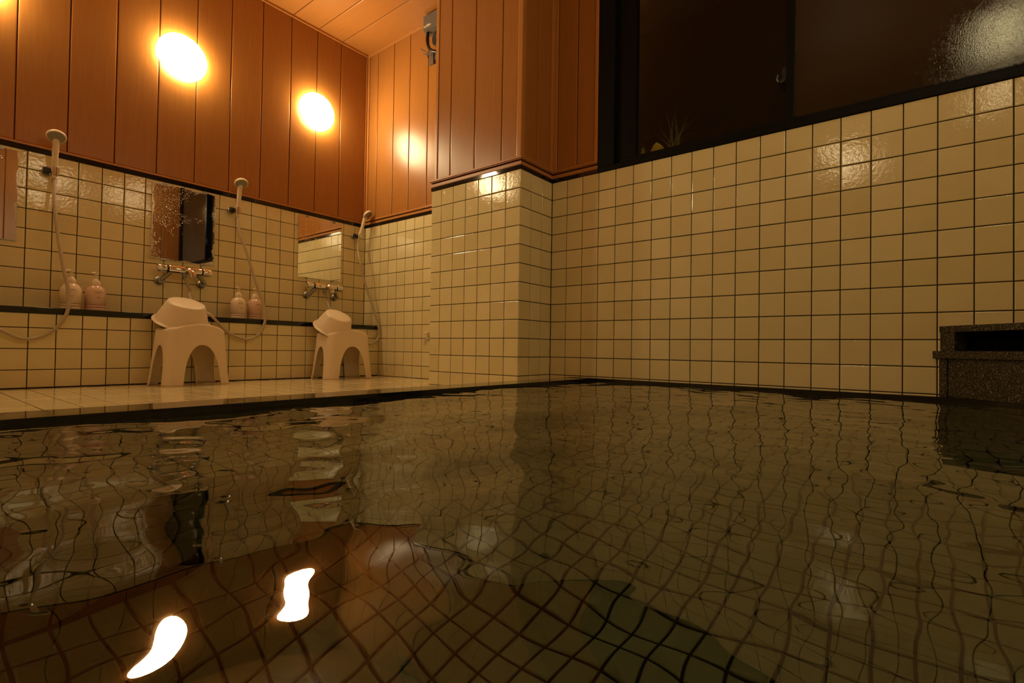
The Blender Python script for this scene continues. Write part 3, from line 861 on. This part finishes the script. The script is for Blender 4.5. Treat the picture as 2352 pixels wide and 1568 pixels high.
hand_shower((-1.796, -0.044, 1.090), (-1.742, -0.004, 1.258), (0.62, 0.30, -0.72), H3, 'white hand shower in the far corner, leaning towards the back wall')

# ------------------------------------------------------------------ bottles
def make_bottle(name, mat, stripe, label):
    t = empty(name)
    bm = bmesh.new()
    R = 0.044
    pr = [(0, 0), (R-0.004, 0), (R-0.001, 0.003), (R, 0.008)]
    pr += [(R, 0.014), (R-0.0016, 0.0155), (R-0.0016, 0.0185), (R, 0.020), (R, 0.027), (R-0.0016, 0.0285), (R-0.0016, 0.0315), (R, 0.033)]
    pr += [(R, 0.095), (R-0.002, 0.106), (R-0.007, 0.118), (R-0.015, 0.129), (R-0.026, 0.135), (0.017, 0.136)]
    add_lathe(bm, pr, n=36, cap1=True)
    finish(bm, 'bottle_body', mat, t, smooth=True, angle=50)
    bm = bmesh.new()
    for z in (0.0155, 0.0285):
        add_lathe(bm, [(R-0.0012, z), (R-0.0012, z+0.003)], n=36, cap0=False, cap1=False)
    finish(bm, 'stripe', stripe, t, smooth=True)
    bm = bmesh.new()
    add_lathe(bm, [(0.0, 0.135), (0.019, 0.135), (0.0195, 0.140), (0.0195, 0.150), (0.016, 0.160), (0.008, 0.168), (0.0055, 0.171), (0.0, 0.171)], n=28)
    finish(bm, 'collar', M_WHITE, t, smooth=True, angle=45)
    bm = bmesh.new()
    add_lathe(bm, [(0.004, 0.168), (0.004, 0.188), (0.010, 0.190), (0.0125, 0.196), (0.012, 0.203), (0.0, 0.205)], n=20)
    add_tube(bm, [(0.0, 0.0, 0.197), (0.012, -0.010, 0.199), (0.024, -0.020, 0.198), (0.030, -0.025, 0.193)], [0.0065, 0.0058, 0.005, 0.0042], 10)
    finish(bm, 'pump_head', M_WHITE, t, smooth=True, angle=45)
    # print on the body: rows of tiny illegible characters
    bm = bmesh.new(); rr = random.Random(len(name)+3)
    for z, a0, a1, hh in ((0.098, -0.42, 0.38, 0.0024), (0.093, -0.30, 0.1, 0.0018), (0.068, -0.20, 0.16, 0.0022), (0.062, -0.05, 0.1, 0.0014)):
        a = a0
        while a < a1:
            w = rr.uniform(0.02, 0.045)
            pts = [(a, z), (a+w, z), (a+w, z+hh), (a, z+hh)]
            bm.faces.new([bm.verts.new(((R+0.0003)*math.cos(q), (R+0.0003)*math.sin(q), zz)) for q, zz in pts])
            a += w+0.016
    finish(bm, 'print', M_PRINT, t)['kind'] = 'stuff'
    tag(t, label, 'bottle', 'pump bottles on the black shelf')
    return t
b = [make_bottle('pump_bottle', M_IVORYP, M_STRIPE, 'white pump bottle behind the left hose on the shelf'),
     make_bottle('pump_bottle', M_PINKP, M_STRIPEP, 'pinkish pump bottle right of the white one, left of the corroded mirror'),
     make_bottle('pump_bottle', M_IVORYP, M_STRIPE, 'white pump bottle left of the middle hose'),
     make_bottle('pump_bottle', M_PINKP, M_STRIPEP, 'pinkish pump bottle behind the middle hose, left of the clean mirror')]
for o, y, x, rz in zip(b, (-17.93, -16.93, -9.75, -8.72), (-17.25, -17.3, -17.28, -17.3), (-0.15, 0.1, 0.0, 0.15)):
    o.location = G(x, y, -7.93); o.rotation_euler = (0, 0, rz)

# ------------------------------------------------------------------ stools and bowls
def stool_mesh():
    H = 0.330
    a0, b0 = 0.184, 0.120      # half length (local y), half depth (local x) at the floor
    a1, b1 = 0.150, 0.100      # at the seat
    N = 480; p = 4.2
    def outline(th, a, b_, pw):
        c, s = math.cos(th), math.sin(th)
        r = (abs(c)**pw + abs(s)**pw) ** (-1/pw)
        return (b_*c*r, a*s*r)
    def arch(th):
        x, y = outline(th, 1.0, 1.0, p)
        # long sides: |x| near 1 ; short sides: |y| near 1
        if abs(x) >= abs(y):
            w, hh, u = 0.56, 0.66, y
        else:
            w, hh, u = 0.46, 0.65, x
        if abs(u) < w: return hh*H*(1-(abs(u)/w)**2.3)**(1/2.4)
        return 0.0
    def top(th):
        x, y = outline(th, 1.0, 1.0, p)
        return H*(0.945 + 0.065*max(0.0, 1-(y/0.85)**2) - 0.03*max(0.0, 1-abs(x)))
    # sample angles denser around arch edges
    ths = []
    base = [2*PI*i/N for i in range(N)]
    ths = base
    M = 26
    bm = bmesh.new()
    grid = []
    for th in ths:
        h0 = arch(th); h1 = top(th) - 0.012
        col = []
        for k in range(M+1):
            z = h0 + (h1-h0)*k/M
            f = (z/H); f = f**0.85
            a = a0+(a1-a0)*f; b_ = b0+(b1-b0)*f
            a -= 0.010*math.sin(PI*min(1, f))*0; 
            x, y = outline(th, a, b_, p)
            col.append(bm.verts.new((x, y, z)))
        # rounded shoulder
        for k in range(1, 5):
            q = PI/2*k/4
            rr = 1 - (1-math.cos(q))*0.075
            x, y = outline(th, a1*rr, b1*rr*0.99, p)
            col.append(bm.verts.new((x, y, h1+0.012*math.sin(q))))
        for k, sc in enumerate((0.86, 0.7, 0.5, 0.3, 0.12)):
            x, y = outline(th, a1*sc, b1*sc, p*0.8 if sc > .4 else 2.4)
            yy = y/a1
            zt = H*(0.955 + 0.045*max(0.0, 1-(yy/0.75)**2)) - 0.006*(1-sc)
            zz = top(th)*(sc) + zt*(1-sc) - 0.030*(1-sc)**0.7*(1 if sc < 0.8 else 0.55)
            col.append(bm.verts.new((x, y, zz)))
        grid.append(col)
    n = len(grid); L = len(grid[0])
    for i in range(n):
        A = grid[i]; B = grid[(i+1) % n]
        for k in range(L-1):
            bm.faces.new((A[k], B[k], B[k+1], A[k+1]))
    bm.faces.new([c[-1] for c in grid])
    me = bpy.data.meshes.new('bath_stool')
    bmesh.ops.recalc_face_normals(bm, faces=bm.faces)
    bm.to_mesh(me); bm.free()
    for q in me.polygons: q.use_smooth = True
    me.materials.append(M_WHITE)
    return me
st_me = stool_mesh()
def stool(x, y, rz, label):
    o = bpy.data.objects.new('bath_stool', st_me); COL.objects.link(o)
    o.location = G(x, y, -11.80); o.rotation_euler = (0, 0, rz)
    s = o.modifiers.new('shell', 'SOLIDIFY'); s.thickness = 0.0042; s.offset = -1
    tag(o, label, 'stool', 'cream plastic bath stools')
    return o
stool(-14.95, -13.22, math.radians(12), 'cream plastic bath stool with arched legs in front of the corroded mirror')
stool(-15.02, -3.66, math.radians(2), 'cream plastic bath stool with arched legs nearest the room corner, below the clean mirror').scale = (1.06, 1.06, 1.02)

def bowl_mesh():
    bm = bmesh.new()
    # upside down: bottom disc on top (z = 0.105), rim at z = 0
    out = [(0.0, 0.104), (0.073, 0.104), (0.079, 0.101), (0.083, 0.094), (0.112, 0.012), (0.116, 0.005), (0.1235, 0.0035), (0.1255, 0.0005), (0.1235, -0.0015), (0.113, 0.000)]
    inn = [(0.109, 0.010), (0.080, 0.092), (0.074, 0.099), (0.0, 0.100)]
    add_lathe(bm, out+inn, n=64)
    me = bpy.data.meshes.new('wash_bowl')
    bmesh.ops.recalc_face_normals(bm, faces=bm.faces)
    bm.to_mesh(me); bm.free()
    for q in me.polygons: q.use_smooth = True
    try: me.set_sharp_from_angle(angle=math.radians(50))
    except Exception: pass
    me.materials.append(M_WHITE)
    return me
bw_me = bowl_mesh()
def bowl(loc, axis, sc, label):
    o = bpy.data.objects.new('wash_bowl', bw_me); COL.objects.link(o)
    o.matrix_world = Matrix.Translation(Vector(loc)) @ frame_of(axis) @ Matrix.Scale(sc, 4)
    tag(o, label, 'bowl', 'upturned cream wash bowls')
bowl((-1.530, -1.355, 0.340), (0.44, 0.05, 1.0), 1.13, 'cream wash bowl upside down, tilted on the stool before the corroded mirror')
bowl((-1.520, -0.432, 0.338), (0.60, 0.06, 1.0), 1.10, 'cream wash bowl upside down, steeply tilted on the stool nearest the corner')

# ------------------------------------------------------------------ granite spout box in the right corner
sb = empty('granite_spout', G(17.09, 0, ZW))
sb.rotation_euler = (0, 0, -PI/4)      # local x runs along the diagonal face, local +y into the corner
inv = Matrix.Translation(G(17.09, 0, -11.8)) @ Matrix.Rotation(-PI/4, 4, 'Z')
sb.matrix_world = inv
W = math.hypot(XR-17.09, XR-17.09)*0.1
def tri_prism(name, x0, x1, yf, z0, z1, mat, bevel=0.0012):
    """prism behind the diagonal face, filling the corner; x along the face, y = yf is the face"""
    bm = bmesh.new()
    mid = W/2
    pts = [(x0, yf), (x1, yf), (x1+yf*0 , yf+0.0), (mid, W/2-0.004)]
    pts = [(x0, yf), (x1, yf), (mid, W/2-0.004)]
    a = [bm.verts.new((x, y, z0)) for x, y in pts]; b_ = [bm.verts.new((x, y, z1)) for x, y in pts]
    bm.faces.new(a); bm.faces.new(b_)
    for i in range(3): bm.faces.new((a[i], a[(i+1) % 3], b_[(i+1) % 3], b_[i]))
    bmesh.ops.recalc_face_normals(bm, faces=bm.faces)
    bmesh.ops.bevel(bm, geom=list(bm.edges), offset=bevel, segments=1, affect='EDGES')
    return finish(bm, name, mat, sb)
def lbox(name, a, b_, mat, bevel=0.0012):
    bm = bmesh.new(); add_box(bm, a, b_, bevel); return finish(bm, name, mat, sb)
zz = lambda z: (z+11.8)*0.1
tri_prism('top_slab', 0.0, W, 0.0, zz(-8.74), zz(-8.51), M_BROWN)
lbox('cheek', (0.002, 0.002, zz(-9.41)), (0.056, 0.054, zz(-8.745)), M_BROWN)
lbox('cheek', (W-0.056, 0.002, zz(-9.41)), (W-0.002, 0.054, zz(-8.745)), M_BROWN)
lbox('opening_shade_panel', (0.02, 0.050, zz(-9.40)), (W-0.02, 0.0535, zz(-8.745)), M_VOID)  # near-black panel across the slot: shade of the interior put into colour
lbox('spout_lip', (-0.012, -0.014, zz(-9.68)), (W+0.012, 0.06, zz(-9.415)), M_BROWN)
tri_prism('lip_bed', 0.0, W, 0.03, zz(-9.67), zz(-9.42), M_BROWN)
tri_prism('front_slab', 0.030, W-0.030, 0.004, zz(-11.05), zz(-9.685), M_BROWN)
lbox('side_slab', (0.0, 0.0, zz(-11.05)), (0.0295, 0.03, zz(-9.685)), M_BROWN)
tag(sb, 'brown granite water spout box with a dark slot in the right corner of the bath', 'fountain')

# ------------------------------------------------------------------ wall equipment by the pillar
dv = empty('junction_box', G(-10.95, 0.2, 13.0))   # moved to its place below
def dbox(name, a, b_, mat, bevel=0.0015):
    bm = bmesh.new(); add_box(bm, G(*a)-dv.location, G(*b_)-dv.location, bevel); return finish(bm, name, mat, dv)
dbox('box_body', (-11.55, -0.35, 12.75), (-10.1, 0.43, 13.85), M_GREY, 0.002)
dbox('box_cover', (-11.50, -0.40, 12.80), (-10.1, -0.35, 13.80), M_GREY, 0.0015)
bm = bmesh.new(); rr = random.Random(4)
x = -11.42
while x < -10.75:
    w = rr.uniform(0.05, 0.11); h = rr.uniform(0.10, 0.2)
    add_box(bm, G(x, -0.415, 12.95)-dv.location, G(x+w, -0.40, 12.95+h)-dv.location); x += w+0.035
finish(bm, 'print', M_LABEL, dv)['kind'] = 'stuff'
bm = bmesh.new()
add_tube(bm, [v-dv.location for v in smooth_path([G(-11.35, -0.1, 12.75), G(-11.42, -0.1, 12.3), G(-11.30, -0.1, 11.8), G(-11.0, -0.1, 11.4), G(-10.5, 0.0, 11.15), G(-10.0, 0.2, 11.0)], 6)], 0.011, 12)
finish(bm, 'conduit', M_RUBBER, dv, smooth=True)
bm = bmesh.new()
add_lathe(bm, [(0.0, 0), (0.055, 0), (0.060, 0.006), (0.060, 0.05), (0.052, 0.056), (0, 0.056)], G(-10.35, 0.44, 12.1)-dv.location, (0, -1, 0), 28)
finish(bm, 'fan_hood', M_RUBBER, dv, smooth=True, angle=40)
dbox('mounting_plate', (-11.6, 0.30, 10.7), (-11.2, 0.44, 11.6), M_GREY)
dbox('mounting_plate', (-11.05, 0.30, 10.9), (-10.6, 0.44, 11.5), M_GREY)
bm = bmesh.new()
for a_, b_ in (((-11.2, 0.1, 11.3), (-11.95, -0.2, 11.75)), ((-11.1, 0.05, 11.2), (-11.75, -0.1, 11.35)), ((-11.6, 0.1, 11.45), (-11.4, 0.0, 11.05))):
    add_tube(bm, [G(*a_)-dv.location, (G(*a_)+G(*b_))/2-dv.location+Vector((0, 0, -0.004)), G(*b_)-dv.location], 0.0035, 6)
finish(bm, 'wire', M_RUBBER, dv)
dv.location = G(-10.35, 0.2, 13.0)
tag(dv, 'grey junction box with black cable high on the back wall beside the pillar', 'electrical box')

tp = empty('wall_tap', G(-10.8, YB, -8.9))
bm = bmesh.new()
add_lathe(bm, [(0, 0), (0.020, 0), (0.020, 0.004), (0.011, 0.008), (0.011, 0.030), (0, 0.030)], (0.02, 0, 0), (0, -1, 0), 20)
add_tube(bm, smooth_path([(0.02, -0.026, 0.0), (0.02, -0.034, -0.012), (0.016, -0.036, -0.030), (0.012, -0.036, -0.050)], 5), 0.009, 12)
finish(bm, 'tap_body', M_CHROME, tp, smooth=True, angle=40)
bm = bmesh.new(); add_lathe(bm, [(0, 0), (0.017, 0), (0.019, 0.004), (0.019, 0.020), (0.015, 0.024), (0, 0.024)], (0.012, -0.022, 0.020), (0, 0, 1), 8)
finish(bm, 'tap_handle', M_WHITE, tp, smooth=True, angle=30)
bm = bmesh.new(); add_lathe(bm, [(0, 0), (0.006, 0), (0.005, 0.003), (0, 0.004)], (-0.007, -0.022, 0.032), (-1, -0.3, 0), 12)
finish(bm, 'red_dot', M_RED, tp)
tag(tp, 'small chrome tap with a red dot on the back wall at the pillar edge', 'tap')
